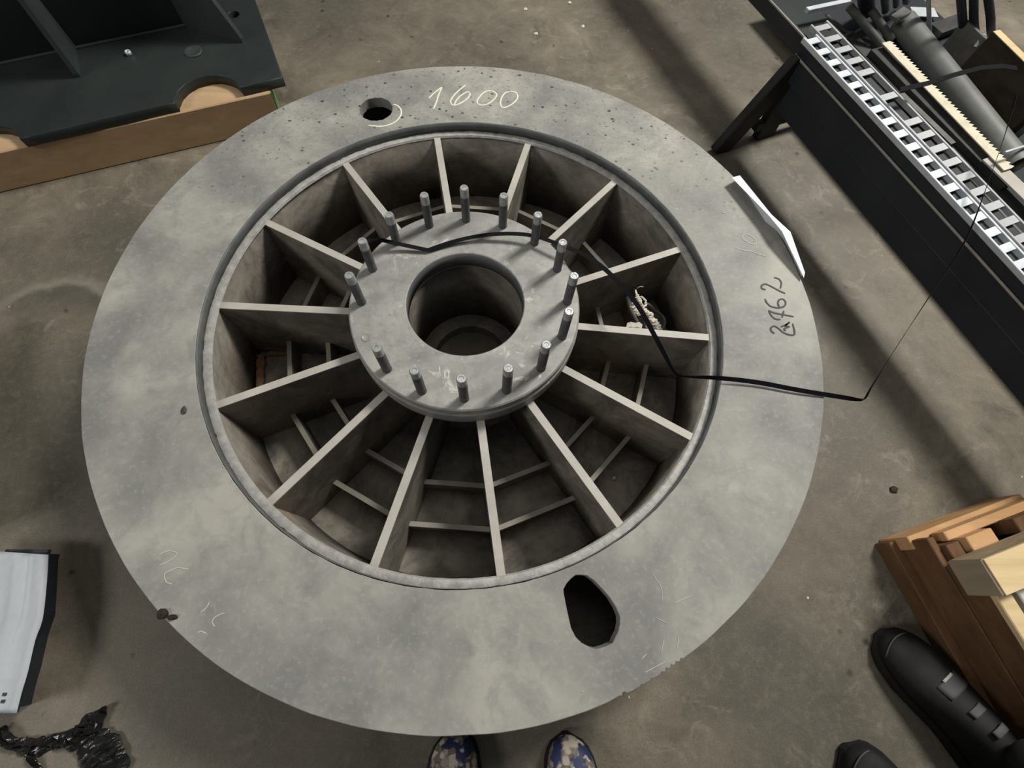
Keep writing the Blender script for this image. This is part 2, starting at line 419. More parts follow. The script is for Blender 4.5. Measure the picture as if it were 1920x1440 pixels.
# spokes and cross stiffeners
TH = .0175
for k, a in enumerate(RIB_ANG):
    m = Matrix.Rotation(math.radians(a), 4, 'Z')
    b = MB().box((.19, -TH / 2, ZB), (.5655, TH / 2, ZR - .001), m, .0012)
    # the side faces carry dust, the top edge is clean
    o = b.build('spoke', M['cell'] if a not in (-156.6, 178.2, -106.1) else M['cellrust'], wheel)
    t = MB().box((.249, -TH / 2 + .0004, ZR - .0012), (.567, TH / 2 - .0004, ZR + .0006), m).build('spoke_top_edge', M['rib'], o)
def stiff(a0, a1, apo):
    am = math.radians((a0 + a1) / 2); hw = math.radians(abs(a0 - a1) / 2)
    half = apo * math.tan(hw) - TH / 2 / math.cos(hw) + .002
    m = Matrix.Rotation(am, 4, 'Z')
    o = MB().box((apo - .006, -half, ZB - .002), (apo + .006, half, .108), m, .001).build('cross_stiffener', M['cell'], wheel)
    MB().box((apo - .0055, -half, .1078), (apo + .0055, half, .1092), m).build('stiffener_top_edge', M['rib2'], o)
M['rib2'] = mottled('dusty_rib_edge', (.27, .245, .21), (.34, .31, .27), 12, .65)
for k in range(14):
    a0 = RIB_ANG[k]; a1 = RIB_ANG[(k + 1) % 14]
    if a1 > a0 + 20: a1 -= 360
    stiff(a0, a1, .452); stiff(a0, a1, .356)
# dust fillets of the rusty cell on the left
grit = mottled('orange_rust_grit', (.20, .12, .055), (.42, .27, .13), 40, .9, 0, .8, 160, .006)
def grit_line(P, r0, seed):
    P = spline(P, 6)
    MB().tube(P, [r0 * (1 + .7 * noise.noise(V(i * .7, seed, 0))) * (.3 if i in (0, len(P) - 1) else 1) for i in range(len(P))], 8).build('rusty_grit', grit, wheel)
def pol(r, a, z): return (r * math.cos(math.radians(a)), r * math.sin(math.radians(a)), z)
grit_line([pol(.556, -179.5, ZB + .012), pol(.553, -175, ZB + .008), pol(.552, -168, ZB + .006), pol(.553, -161, ZB + .006), pol(.55, -158.6, ZB + .005)], .011, 1)
grit_line([pol(.55, -158.6, ZB + .004), pol(.52, -158.2, ZB + .004), pol(.49, -158.2, ZB + .004), pol(.465, -158.3, ZB + .003)], .009, 4)
grit_line([pol(.54, 179.8, ZB + .004), pol(.51, 179.6, ZB + .003), pol(.47, 179.6, ZB + .003)], .008, 7)
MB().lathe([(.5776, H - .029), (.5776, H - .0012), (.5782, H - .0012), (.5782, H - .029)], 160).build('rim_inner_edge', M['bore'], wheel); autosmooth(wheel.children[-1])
# studs
STUD_ANG = [91.5 - 22.5 * k for k in range(16)]
STUD_H = [.102, .098, .095, .096, .1, .106, .108, .110, .104, .104, .098, 0, .102, .098, .092, .098]
def stud(h, ang, lean):
    c = V(.2235 * math.cos(math.radians(ang)), .2235 * math.sin(math.radians(ang)), ZH)
    r = .0098; n = 16
    tipz = h - .024
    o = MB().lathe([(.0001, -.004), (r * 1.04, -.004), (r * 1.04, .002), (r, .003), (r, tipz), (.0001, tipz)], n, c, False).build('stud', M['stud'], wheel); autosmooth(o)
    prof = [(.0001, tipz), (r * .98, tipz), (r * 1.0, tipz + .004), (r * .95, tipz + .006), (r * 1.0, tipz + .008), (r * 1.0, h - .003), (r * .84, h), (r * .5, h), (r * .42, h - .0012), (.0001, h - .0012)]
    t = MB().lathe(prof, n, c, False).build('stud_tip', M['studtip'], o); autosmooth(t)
for k in range(16):
    if STUD_H[k]: stud(STUD_H[k], STUD_ANG[k], 0)
    else:
        a = math.radians(STUD_ANG[k]); c = V(.2235 * math.cos(a), .2235 * math.sin(a), ZH)
        o = MB().lathe([(.0001, .0004), (.0078, .0004), (.0085, .0012), (.0098, .0012), (.0102, -.002), (.0001, -.002)], 24, c, False).build('broken_stud', M['hub'], wheel, 'stud broken off flush with the hub')
# ---- writing on the flange
def strokes(name, lines, org, sc, mat, width, z, label, jit=.25, fine=3):
    mb = MB()
    for li, L in enumerate(lines):
        P = spline([(org[0] + x / sc, org[1] + y / sc) for x, y in L], fine)
        P = [at(x, y, z) for x, y in P]; n = len(P)
        vs = []
        for i, p in enumerate(P):
            t = (P[min(i + 1, n - 1)] - P[max(i - 1, 0)]).normalized(); s_ = V(-t.y, t.x, 0)
            w = width * (1 + jit * noise.noise(V(i * .9, li * 3.1, org[0]))) / 2
            if i in (0, n - 1): w *= .6
            zz = .0003 + .00004 * li
            vs += [p + s_ * w + V(0, 0, zz), p - s_ * w + V(0, 0, zz), p - s_ * w * .9 + V(0, 0, zz + .0005), p + s_ * w * .9 + V(0, 0, zz + .0005)]
        fs = [[i * 4 + k, i * 4 + (k + 1) % 4, i * 4 + 4 + (k + 1) % 4, i * 4 + 4 + k] for i in range(n - 1) for k in range(4)]
        fs += [[3, 2, 1, 0], [(n - 1) * 4 + k for k in range(4)]]
        mb.add(vs, fs)
    return mb.build(name, mat, wheel, label)
CH = (640, 150), 5.333, M['chalk'], .0042, H
strokes('chalk_digit', [[(875, 185), (925, 135), (975, 95), (1005, 75), (985, 120), (965, 175), (950, 225), (920, 295)]], *CH, 'handwritten white chalk digit 1 of 1600')
strokes('chalk_digit', [[(1242, 52), (1190, 95), (1135, 145), (1095, 205), (1100, 240), (1130, 255), (1200, 230), (1262, 185), (1287, 145), (1270, 120), (1230, 135), (1180, 170), (1148, 210), (1130, 250)]], *CH, 'handwritten white chalk digit 6 of 1600')
strokes('chalk_digit', [[(1500, 108), (1545, 130), (1550, 165), (1500, 220), (1430, 252), (1375, 245), (1358, 212), (1390, 160), (1440, 118), (1500, 108)]], *CH, 'handwritten white chalk digit 0 of 1600')
strokes('chalk_digit', [[(1690, 115), (1745, 127), (1765, 170), (1735, 220), (1670, 265), (1612, 276), (1592, 240), (1602, 180), (1640, 130), (1690, 115)]], *CH, 'handwritten white chalk digit 0, last of 1600')
strokes('chalk_arc', [[(520, 245), (570, 262), (600, 310), (590, 365), (540, 420), (460, 455), (380, 465), (270, 455)]], *CH, 'white chalk arc beside the round hole')
strokes('marker_number', [
    [(500, 812), (540, 825), (562, 860), (552, 905)], [(595, 947), (545, 925), (490, 895), (430, 868), (397, 880), (397, 905), (430, 914)],
    [(425, 993), (438, 1025), (478, 1058), (540, 1068), (585, 1055), (598, 1022), (575, 995), (546, 1000), (532, 1028), (545, 1062)],
    [(455, 1090), (500, 1110), (580, 1126), (665, 1143)], [(455, 1090), (478, 1135), (515, 1163), (555, 1165)], [(582, 1093), (568, 1150)],
    [(505, 1285), (478, 1265), (474, 1238), (500, 1222), (535, 1240), (570, 1270), (610, 1290), (664, 1298), (672, 1262), (656, 1200)],
    [(556, 1228), (600, 1212), (630, 1190), (590, 1225), (630, 1225), (585, 1245), (600, 1262)]],
    (1340, 340), 4.5, M['ink'], .0043, H, 'handwritten black marker number 2762')
FC = (200, 1000), 6, M['faint'], .0022, H
strokes('faint_chalk_mark', [[(590, 240), (650, 215), (710, 195), (770, 207), (800, 230), (760, 275), (680, 325), (595, 360)]], *FC, 'faint worn chalk loop')
strokes('faint_chalk_mark', [[(930, 405), (870, 395), (800, 385), (730, 415), (660, 450), (655, 500), (680, 550), (740, 570)]], *FC, 'faint worn chalk hook')
strokes('faint_chalk_mark', [[(1160, 770), (1125, 835), (1060, 890)]], *FC, 'short faint chalk stroke')
strokes('faint_chalk_mark', [[(1330, 895), (1270, 915), (1215, 950), (1190, 1000), (1220, 1050)]], *FC, 'faint chalk curve')
strokes('faint_chalk_mark', [[(1030, 1120), (1060, 1100), (1130, 1130)]], *FC, 'tiny faint chalk stroke')
strokes('faint_chalk_scribble', [
    [(235, 460), (275, 448), (330, 480), (350, 515), (320, 533), (260, 505), (232, 475), (235, 460)], [(170, 560), (230, 580), (300, 590), (360, 610), (430, 635)], [(60, 262), (95, 272)]],
    (1340, 340), 4.5, M['faint'], .0022, H, 'faint worn chalk scribble')
strokes('bright_scratch', [[(1070, 170), (1110, 230), (1150, 290), (1165, 420)], [(1100, 565), (1200, 615)], [(1310, 700), (1295, 840)], [(1180, 730), (1150, 890)], [(1270, 435), (1430, 365)], [(1020, 890), (975, 935)], [(430, 1230), (465, 1232)], [(1000, 1060), (1190, 960)]],
    (1000, 1040), 4.8, M['faint'], .0013, H, 'thin bright scratches')

# ------------------------------------------------------------------ small things on and in the wheel
def lump(name, p, r, mat, label, cat, flat=.6, seed=0, stretch=(1, 1)):
    bm = bmesh.new(); bmesh.ops.create_icosphere(bm, subdivisions=2, radius=r); mb = MB()
    for v in bm.verts:
        n_ = 1 + .45 * noise.noise(v.co / r * 1.4 + V(seed * 3.3, 0, 0))
        v.co = V(v.co.x * n_ * stretch[0], v.co.y * n_ * stretch[1], max(v.co.z * n_ * flat, -r * flat * .5))
    zmin = min(v.co.z for v in bm.verts)
    bm.verts.index_update()
    mb.add([v.co + Vector(p) + V(0, 0, -zmin) for v in bm.verts], [[v.index for v in f.verts] for f in bm.faces]); bm.free()
    return tag(mb.build(name, mat, None), label, cat)
p = at(307, 1151, H); lump('grit_crumb', (p.x, p.y, H), .009, M['rustchip'], 'larger dark crumb on the lower left edge of the wheel flange', 'debris', .6, 1)
p = at(325, 1157, H); lump('grit_crumb', (p.x, p.y, H), .007, M['rustchip'], 'smaller dark crumb on the flange, right of the larger edge crumb', 'debris', .6, 2, (1.3, .7))
p = at(345, 770, H); lump('grit_crumb', (p.x, p.y, H), .007, M['scrapd'], 'grey crumb on the left of the wheel flange near its inner edge', 'debris', .5, 5, (.7, 1.1))
p = at(1675, 918, 0); lump('rust_flake', (p.x, p.y, 0), .010, M['rustchip'], 'brown rust flake on the floor between wheel and wood crate', 'debris', .5, 3)
p = at(1151, 897, ZB); lump('metal_nugget', (p.x, p.y, ZB), .007, M['galv2'], 'small shiny nugget lying in a wheel cell', 'debris', .8, 4)
for k, (x, y) in enumerate([(1005, 64), (985, 18), (1093, 50), (1068, 6)]):
    p = at(x, y, 0)
    lump('white_chip', (p.x, p.y, 0), .0075, M['panel'], ['white chip on the floor above the chalk number, nearest to the wheel', 'white chip on the floor left of the top pair', 'white chip on the floor right of the others above the wheel', 'white chip at the top edge of the photo on the floor'][k], 'debris', .5, 10 + k)
# crumpled rope in a right hand cell
rope = thing('rope_tangle', 'tangled white rope with frayed end and grey cable loop inside a wheel cell', 'rope', at(1215, 590, ZB + .02).xy.to_3d() + V(0, 0, ZB))
def cpt(x, y, z): return at(1140 + x / 12, 520 + y / 12, z + .06)
def rag(path, widths, seed):
    P = spline([tuple(cpt(*q)) for q in path], 6); Wd = spline([(w,) for w in widths], 6); mb = MB(); m = 8
    for i, c in enumerate(P):
        c = V(*c); a = V(*P[max(i - 1, 0)]); b = V(*P[min(i + 1, len(P) - 1)]); t = (b - a).normalized(); s_ = t.cross(V(0, 0, 1)).normalized(); u_ = s_.cross(t)
        for j in range(m):
            an = 2 * PI * j / m; n1 = noise.noise(V(i * .45, math.cos(an) * 1.1 + seed, math.sin(an) * 1.1)); n2 = noise.noise(V(i * 1.1, math.cos(an) * 2 + seed, math.sin(an) * 2 + 9))
            rr = Wd[i][0] * (1 + .9 * n1 + .5 * n2)
            mb.v.append(c + s_ * math.cos(an) * rr + u_ * math.sin(an) * rr * .8)
    L = len(P)
    for i in range(L - 1):
        for j in range(m): mb.f.append([i * m + j, i * m + (j + 1) % m, (i + 1) * m + (j + 1) % m, (i + 1) * m + j]); mb.sm.append(False)
    mb.f += [list(range(m))[::-1], [(L - 1) * m + k for k in range(m)]]; mb.sm += [False, False]
    return mb.build('rope_strand', M['ropew'], rope)
rag([(620, 280, .13), (640, 370, .13), (670, 460, .125), (725, 540, .12)], [.002, .003, .006, .006], 1)
rag([(700, 470, .12), (745, 600, .118), (800, 690, .11), (850, 760, .105), (930, 850, .10), (960, 960, .095)], [.004, .005, .004, .006, .008, .005], 3)
rag([(900, 930, .095), (1010, 980, .09), (1090, 1080, .08), (1160, 1180, .075), (1230, 1320, .06)], [.003, .009, .010, .008, .009], 5)
rag([(650, 520, .115), (580, 590, .113), (585, 680, .11), (630, 760, .105), (690, 860, .10)], [.003, .006, .007, .006, .003], 7)
rag([(690, 850, .10), (715, 760, .105), (770, 690, .11), (830, 640, .112), (870, 600, .11)], [.004, .005, .003, .0025, .002], 9)
rag([(840, 990, .08), (890, 1060, .08), (930, 1170, .075), (980, 1300, .06)], [.003, .007, .007, .006], 11)
rag([(740, 430, .12), (800, 470, .118), (850, 540, .115), (830, 590, .115)], [.002, .0025, .0025, .002], 13)
MB().tube(spline([cpt(*q) for q in [(660, 250, .135), (720, 210, .14), (800, 215, .14)]], 4), .0008, 5).build('frayed_thread', M['ropew'], rope)
MB().ribbon([cpt(*q) for q in [(420, 1080, .09), (500, 1060, .092), (600, 1080, .09), (690, 1060, .092), (760, 1120, .09)]], [V(.003, .012, .004)] * 5, .003).build('torn_paper', M['ropew'], rope)
MB().tube(spline([cpt(*q) for q in [(840, 680, .08), (870, 600, .085), (950, 640, .08), (1050, 740, .07), (1180, 830, .06), (1270, 950, .055), (1260, 1100, .05), (1200, 1200, .05)]], 4), .004, 8).build('cable_loop', M['cable'], rope)
MB().tube(spline([cpt(*q) for q in [(430, 430, .09), (470, 600, .08), (520, 760, .07), (590, 900, .06), (640, 1010, .05)]], 4), .006, 8).build('cable_loop', M['cable'], rope)

# black packing strap: from the hub studs over the flange to the rack
sp_px = [(684, 452, .362, 0), (715, 450, .352, 0), (760, 460, .338, 0), (802, 469, .330, 0), (850, 453, .333, 0), (900, 442, .338, 0), (950, 438, .343, 0), (1000, 442, .347, 0), (1050, 459, .352, 0), (1100, 480, .352, .1),
         (1150, 519, .347, .2), (1195, 572, .340, .35), (1225, 625, .335, .5), (1248, 668, .327, .75), (1262, 694, .317, .95), (1272, 703, .312, 1), (1290, 706, .310, 1), (1350, 709, .304, .6), (1420, 717, .300, .4), (1500, 732, .299, .4), (1580, 745, .295, .5), (1612, 750, .295, .9), (1622, 747, .295, 1), (1635, 724, .297, .9), (1680, 652, .310, .75), (1740, 560, .337, .85), (1808, 455, .366, .9), (1850, 350, .40, .7), (1885, 250, .42, .7), (1905, 180, .43, .9)]
sp_px = sp_px[:4] + spline(sp_px[3:], 4)[1:]
P = [at(x, y, z) for x, y, z, t in sp_px]; wd = []
for i, p in enumerate(P):
    t = (P[min(i + 1, len(P) - 1)] - P[max(i - 1, 0)]).normalized(); flat = t.cross(V(0, 0, 1)).normalized(); tw = sp_px[i][3]
    edge = t.cross(flat).normalized()
    wd.append((flat * math.cos(tw * PI / 2) + edge * math.sin(tw * PI / 2)).normalized() * .0102)
tag(MB().ribbon(P, wd, .0009).build('packing_strap', M['strap']), 'long black packing strap bent from the hub studs across the flange to the rack', 'strap')
sp2 = [(1688, 168, .385), (1740, 156, .39), (1790, 140, .395), (1840, 127, .40), (1880, 124, .405), (1907, 128, .41)]
P = [at(*q) for q in sp2]
tag(MB().ribbon(P, [V(.006, .018, 0)] * len(P), .0012).build('packing_strap', M['strap']), 'short black strap lying across the tube and saw blade on the rack', 'strap')

# folded paper tucked at the flange edge
e0 = [(1372, 333, .312), (1442, 405, .322), (1466, 434, .326), (1507, 521, .300)]
e1 = [(1387, 329, .302), (1446, 402, .318), (1482, 435, .310), (1509, 511, .297)]
pm = MB(); rows = []
for E_ in (e0, e1):
    rows.append([at(*q) for q in E_])
rows.append([q + V(.004, .003, -.10) for q in rows[1]])
n = len(rows[0])
for r_ in rows: pm.v += r_
for j in range(2):
    for i in range(n - 1): pm.f.append([j * n + i, j * n + i + 1, (j + 1) * n + i + 1, (j + 1) * n + i]); pm.sm.append(False)
po = pm.build('paper_sheet', M['paper']); tag(po, 'creased white paper sheet tucked at the right edge of the wheel flange', 'paper')
md = po.modifiers.new('thickness', 'SOLIDIFY'); md.thickness = .0008; md.offset = 0

# ------------------------------------------------------------------ dark steel base on a timber, far left
PO = V(-.615, .907, 0); U = V(-.921, -.389, 0); Wv = V(-.389, .921, 0)
ZP0, ZP1 = .125, .155
def PL(u, w, z=0): return PO + U * u + Wv * w + V(0, 0, z)
base = thing('machine_base', 'dark green painted steel machine base plate with welded walls, resting on a timber', 'machine base', PL(.5, .3, ZP0))
def arc(cu, cw, r, a0, a1, n=18): return [(cu + r * math.cos(math.radians(a0 + (a1 - a0) * i / n)), cw + r * math.sin(math.radians(a0 + (a1 - a0) * i / n))) for i in range(n + 1)]
ol = [(0, 0)] + arc(.229, -.012, .098, 173, 7)[0:0] + [(u_ , w_) for u_, w_ in arc(.229, -.01, .098, 174, 6)][0:0]
def rough_arc(cu, r):
    L = arc(cu, -.012, r, 173, 7, 22)
    return [(u_ + .003 * noise.noise(V(u_ * 60, w_ * 60, 1)), w_ + .003 * noise.noise(V(u_ * 60, w_ * 60, 4))) for u_, w_ in L]
ol = [(0, 0)] + rough_arc(.229, .098) + [(u_, .003 * noise.noise(V(u_ * 40, 0, 0))) for u_ in (.36, .42, .48, .54, .60, .66, .72)] + rough_arc(.85, .098) + [(1.2, 0), (1.2, .75), (0, .75)]
o2 = [PL(u_, w_) for u_, w_ in ol]
hb = PL(.082, .353); tb = PL(.422, .262)
bpl = plate_from_loops('base_plate', [[(p.x, p.y) for p in o2], circ(.018, 24, (hb.x, hb.y))], ZP0, ZP1, M['paint'], base)
def wallbox(a, b, z0, z1, t): 
    return MB().bar(V(a.x, a.y, (z0 + z1) / 2), V(b.x, b.y, (z0 + z1) / 2), t, z1 - z0, bev=.001)
wallbox(PL(.233, .36), PL(1.15, .36), ZP1, .72, .014).build('back_sheet', M['paint'], base)
wallbox(PL(.233, .353), PL(.233, .74), ZP1, .72, .014).build('side_sheet', M['paint'], base)
def gusset(a, b, ztop, slope, t):
    d = (b - a).normalized(); s_ = V(-d.y, d.x, 0) * t / 2
    prof = [(a, ZP1), (b, ZP1), (b, ZP1 + .012), (b - d * slope, ztop), (a, ztop)]
    vs = [V(p.x, p.y, z) + s_ for p, z in prof] + [V(p.x, p.y, z) - s_ for p, z in prof]
    n = 5
    return MB().add(vs, [list(range(n)), list(range(n, 2 * n))[::-1]] + [[i, (i + 1) % n, n + (i + 1) % n, n + i] for i in range(n)]).build('gusset', M['paintedge'], base)
M['paintedge'] = dark_paint('worn_dark_paint', (.034, .043, .044), (.055, .064, .063), .4)
gusset(PL(.577, .352), PL(.577, .207), .70, .10, .014)
gusset(PL(.236, .352), PL(.077, .206), .60, .19, .014)
MB().tube([PL(.20 + (.95 * i / 30), .347, ZP1 + .001) for i in range(31)], [.006 + .0015 * noise.noise(V(i, 0, 0)) for i in range(31)], 8).build('weld_bead', M['paintedge'], base)
lu = MB().lathe([(.005, 0), (.0085, 0), (.0085, .012), (.005, .012)], 20, V(tb.x, tb.y, ZP1)); lu.build('bushing', M['galv'], base, 'small bright bushing')
rc = PL(.236, .212); MB().lathe([(.0001, .0002), (.017, .0002), (.020, .003), (.027, .003), (.030, 0), (.0001, -.001)], 32, V(rc.x, rc.y, ZP1), False).build('filled_hole', M['paintedge'], base)
for k, q in enumerate([(455, 76), (147, 146)]):
    pass
tA = V(-1.75, .4494, 0); tB = V(-.659, .876, 0); td = (tB - tA).normalized(); ts = V(-td.y, td.x, 0)
tim = thing('timber', 'pine timber beam on the floor carrying the dark machine base', 'timber', (tA + tB) / 2)
MB().bar(tA + ts * .06 + V(0, 0, .0625), tB + ts * .06 + V(0, 0, .0625), .12, .124, bev=.003).build('timber_body', None or wood('pine_beam', (.44, .295, .165), (.55, .385, .23), 0, .7, 26), tim)
MB().bar(tB + ts * .06 - td * .001 + V(0, 0, .0625), tB + ts * .06 + td * .0015 + V(0, 0, .0625), .119, .122).build('painted_end', M['green'], tim, 'green painted beam end')
tC = tA + ts * .5; 
tim2 = thing('timber', 'pine timber beam hidden under the back of the dark machine base', 'timber', (tC + tB + ts * .5) / 2)
MB().bar(tC + V(0, 0, .0625), tB + ts * .5 - td * .15 + V(0, 0, .0625), .12, .124, bev=.003).build('timber_body', M['wood'], tim2)

# ------------------------------------------------------------------ rack of steel stock, right
RQ = V(1.311, 0, 0); RU = V(-.3856, .9227, 0); RV = V(.9227, .3856, 0)
def RK(s, v, z): return RQ + RU * s + RV * v + V(0, 0, z)
def rbar(s0, s1, v0, v1, z0, z1, bev=.002):
    vm, zm = (v0 + v1) / 2, (z0 + z1) / 2
    return MB().bar(RK(s0, vm, zm), RK(s1, vm, zm), abs(v1 - v0), z1 - z0, bev=bev)
S0, S1 = -.50, .955
rack = thing('stock_rack', 'low black steel rack holding long metal stock, right of the wheel', 'rack', RK(.2, .3, 0))
rbar(S0, S1, .000, .105, .308, .338).build('top_rail', M['rack'], rack)
rbar(S0, S1, -.003, .02, .238, .305).build('side_board', M['rack'], rack)
rbar(S0, S1 - .04, .003, .022, .150, .234).build('side_board', M['rack'], rack)
rbar(S0, S1, -.006, .0, .3035, .3085, .001).build('edge_strip', M['strip'], rack)
rbar(S0, .95, .22, 1.0, .075, .09).build('bed', M['rack'], rack)
rbar(.952, 1.5, .40, 1.0, .075, .09).build('bed', M['rack'], rack)
rbar(1.44, 1.47, .4, 1.0, .045, .075).build('cross_member', M['leg'], rack)
for v_ in (.72, .95): MB().bar(RK(1.455, v_, 0), RK(1.455, v_, .05), .05, .04, up=RU).build('leg', M['leg'], rack)
rbar(S0, S1, 1.0, 1.02, .05, .10).build('side_board', M['rack'], rack)
def leg(p, q, w=.072, t=.03): return MB().bar(p, q, w, t, up=RU, bev=.003).build('leg', M['leg'], rack)
for sft in (0, -1.40):
    sh = RU * sft
    leg(at(1347, 283, 0) + sh, RK(.94, .015, .30) + sh); leg(at(1430, 254, 0) + sh, RK(.95, .045, .29) + sh, .075)
    leg(RK(.95 + sft, .97, 0), RK(.95 + sft, .97, .05)); leg(RK(.95 + sft, .30, 0), RK(.95 + sft, .30, .05))
    rbar(.94 + sft, .965 + sft, .0, 1.0, .045, .075).build('cross_member', M['leg'], rack)
# the rail that carries on behind the end frame
rbar(.962, 2.2, .035, .05, .283, .328).build('rear_rail', M['rack'], rack)
rbar(.962, 2.2, .034, .039, .326, .331, .001).build('edge_strip', M['strip'], rack)
rbar(.962, 2.2, .05, .20, .296, .304).build('rear_tray', M['paint'], rack)
MB().bar(RK(2.15, .075, 0), RK(2.15, .075, .29), .03, .03, up=RU).build('leg', M['leg'], rack)
# perforated strips on the rail
def perf(label, v0, v1, s_first, pitch, n, rw, hole, mat, z=.338, skip=(), rail=.006):
    r = thing('perforated_strip', label, 'metal strip', RK(.2, (v0 + v1) / 2, z), 'perforated strips on the rack rail')
    send = s_first - pitch * n
    for a, b in ((v0, v0 + rail), (v1 - rail, v1)):
        rbar(send, s_first + pitch * .4, a, b, z, z + .014, .0008).build('side_rail', mat, r)
    ms = None
    for k in range(n + 1):
        if k in skip: continue
        s_ = s_first - pitch * k
        o = rbar(s_ - rw / 2, s_ + rw / 2, v0 + rail - .001, v1 - rail + .001, z + .008, z + .012, .0006)
        if ms is None: ro = o.build('rung', mat, r); ms = ro.data; s00 = s_
        else:
            ro = bpy.data.objects.new('rung', ms); COL.objects.link(ro); ro.parent = r; ro.location = RU * (s_ - s00)
        for dv in ():
            pass
    return r
a0 = at(1535, 86, .35); a1 = at(1904, 478, .35)
sa = (a0 - RQ).dot(RU); sb = (a1 - RQ).dot(RU); pit = (sa - sb) / 16
perf('bright galvanised strip with rectangular holes along the outer edge of the rack', -.003, .046, sa + pit / 2, pit, 28, pit * .46, 0, M['galv'])
b0 = at(1574, 81, .35); b1 = at(1912, 427, .35)
sc_ = (b0 - RQ).dot(RU); sd = (b1 - RQ).dot(RU); pit2 = (sc_ - sd) / 14
perf('dull galvanised strip with rectangular holes and two missing rungs, inner one of the pair', .053, .115, sc_ + pit2 * 1.5, pit2, 27, pit2 * .42, 0, M['galv2'], skip=(5, 7))

# stock lying on the rack
def rod(label, a, b, z0, z1, r, mat, name='steel_rod', hollow=False, n=14, group='steel stock on the rack'):
    A, B = at(a[0], a[1], z0), at(b[0], b[1], z1)
    if hollow:
        d = (B - A).normalized(); mb = MB()
        x = d.cross(V(0, 0, 1)).normalized(); y = d.cross(x); vs = []
        for P_, rr in ((A, r), (B, r), (B, r * .86), (A, r * .86)):
            for k in range(n): vs.append(P_ + (x * math.cos(2 * PI * k / n) + y * math.sin(2 * PI * k / n)) * rr)
        fs = [[j * n + k, j * n + (k + 1) % n, ((j + 1) % 4) * n + (k + 1) % n, ((j + 1) % 4) * n + k] for j in range(4) for k in range(n)]
        mb.add(vs, fs, True); o = mb.build(name, mat); autosmooth(o)
    else: o = MB().tube([A, B], r, n).build(name, mat); autosmooth(o, 50)
    return tag(o, label, 'metal bar', group)
def flat(label, a, b, z0, z1, w, t, mat, name='flat_bar', up=(0, 0, 1), cat='metal bar'):
    return tag(MB().bar(at(a[0], a[1], z0), at(b[0], b[1], z1), w, t, up=up, bev=.0008).build(name, mat), label, cat, 'steel stock on the rack')
def saw(label, a, b, z0, z1, w, teeth, side=1, th=.003):
    A, B = at(a[0], a[1], z0), at(b[0], b[1], z1); d = (B - A); L = d.length; d.normalize(); s_ = V(d.y, -d.x, 0).normalized() * side
    L_ = []
    rv = random.Random(4)
    for k in range(teeth):
        q = L * k / teeth
        L_.append(A + d * q - s_ * (w / 2 - .006)); L_.append(A + d * (q + L / teeth * .75) - s_ * (w / 2 + .006 + rv.uniform(-.001, .001)))
    out = L_ + [B - s_ * (w / 2 - .006), B + s_ * w / 2, A + s_ * w / 2]
    n = len(out); up = V(0, 0, th)
    mb = MB().add(out + [p + up for p in out], [list(range(n))[::-1], list(range(n, 2 * n))] + [[i, (i + 1) % n, n + (i + 1) % n, n + i] for i in range(n)])
    r = thing('saw_blade', label, 'saw blade', A, 'steel stock on the rack')
    mb.build('toothed_blade', M['blade'], r)
    return r
rod('thick grey round tube lying beside the toothed cream blade', (1692, 42), (1905, 312), .132, .132, .041, M['tube'], 'steel_tube', True, 28)
saw('long cream toothed blade lying beside the round tube', (1661, 80), (1890, 318), .150, .150, .038, 40, 1)
saw('short cream toothed blade near the right edge, below the long one', (1803, 250), (1935, 372), .130, .130, .034, 18, 1)
flat('dark flat steel bar between the strips and the cream blade', (1640, 95), (1890, 350), .1245, .1245, .05, .02, M['scrapd'])
flat('dark steel bar standing edge-on right of the round tube', (1780, 72), (1945, 228), .155, .155, .012, .13, M['scrap'], 'steel_plate')
flat('broad black channel lying next to the inner strip', (1586, 66), (1930, 424), .102, .102, .05, .022, M['scrapd'], 'steel_channel')
rod('grey steel rod upper left of the cream blade', (1592, 12), (1668, 102), .20, .105, .013, M['scrap'])
rod('short pale rod end behind the inner strip', (1548, 30), (1592, 66), .16, .10, .008, M['scrap'])
rod('short thin rod next to the pale rod end', (1532, 30), (1562, 68), .17, .10, .007, M['scrap'])
rod('knobbly grey rod between the tube and the grey rod', (1634, 20), (1672, 75), .17, .11, .013, M['scrap'])
flat('grey flat bar lying along the inner strip', (1688, 178), (1785, 272), .121, .121, .022, .014, M['scrap'])
flat('brownish flat bar lying lower along the inner strip', (1776, 282), (1925, 447), .121, .121, .036, .014, M['scrap'])
flat('pale perforated bar at the right edge of the photo', (1852, 296), (1960, 400), .142, .142, .05, .006, M['rib'])
flat('white bracket bar across the far end of the strips', (1512, 20), (1592, 3), .345, .345, .016, .012, M['galv'])
flat('thin white bar end at the right photo edge', (1884, 286), (1960, 262), .185, .185, .007, .007, M['galv'])
flat('silver mottled flat bar leaning at the top behind the tube', (1743, 72), (1740, -40), .10, .30, .028, .006, M['galv2'])
flat('white square plate behind the silver leaning bar', (1710, 22), (1755, 24), .105, .105, .055, .004, M['galv'], 'small_plate', cat='metal plate')
flat('small brown block on the top end of the round tube', (1676, 36), (1700, 20), .181, .181, .035, .012, M['scrap'], 'steel_block', cat='metal block')
for k, (xa, ya, xb, yb) in enumerate([(1626, 20, 1620, -40), (1660, 20, 1656, -40), (1680, 10, 1680, -40), (1700, 2, 1700, -40)]):
    rod(['dark upright pipe left of the brown block', 'grey upright pipe beside the knobbly rod', 'thin grey upright pipe next to the grey pipe', 'grey upright pipe just above the tube end'][k], (xa, ya), (xb, yb), .125, .30, (.026, .012, .010, .013)[k], (M['scrapd'], M['scrap'], M['scrap'], M['scrapd'])[k], 'steel_pipe')
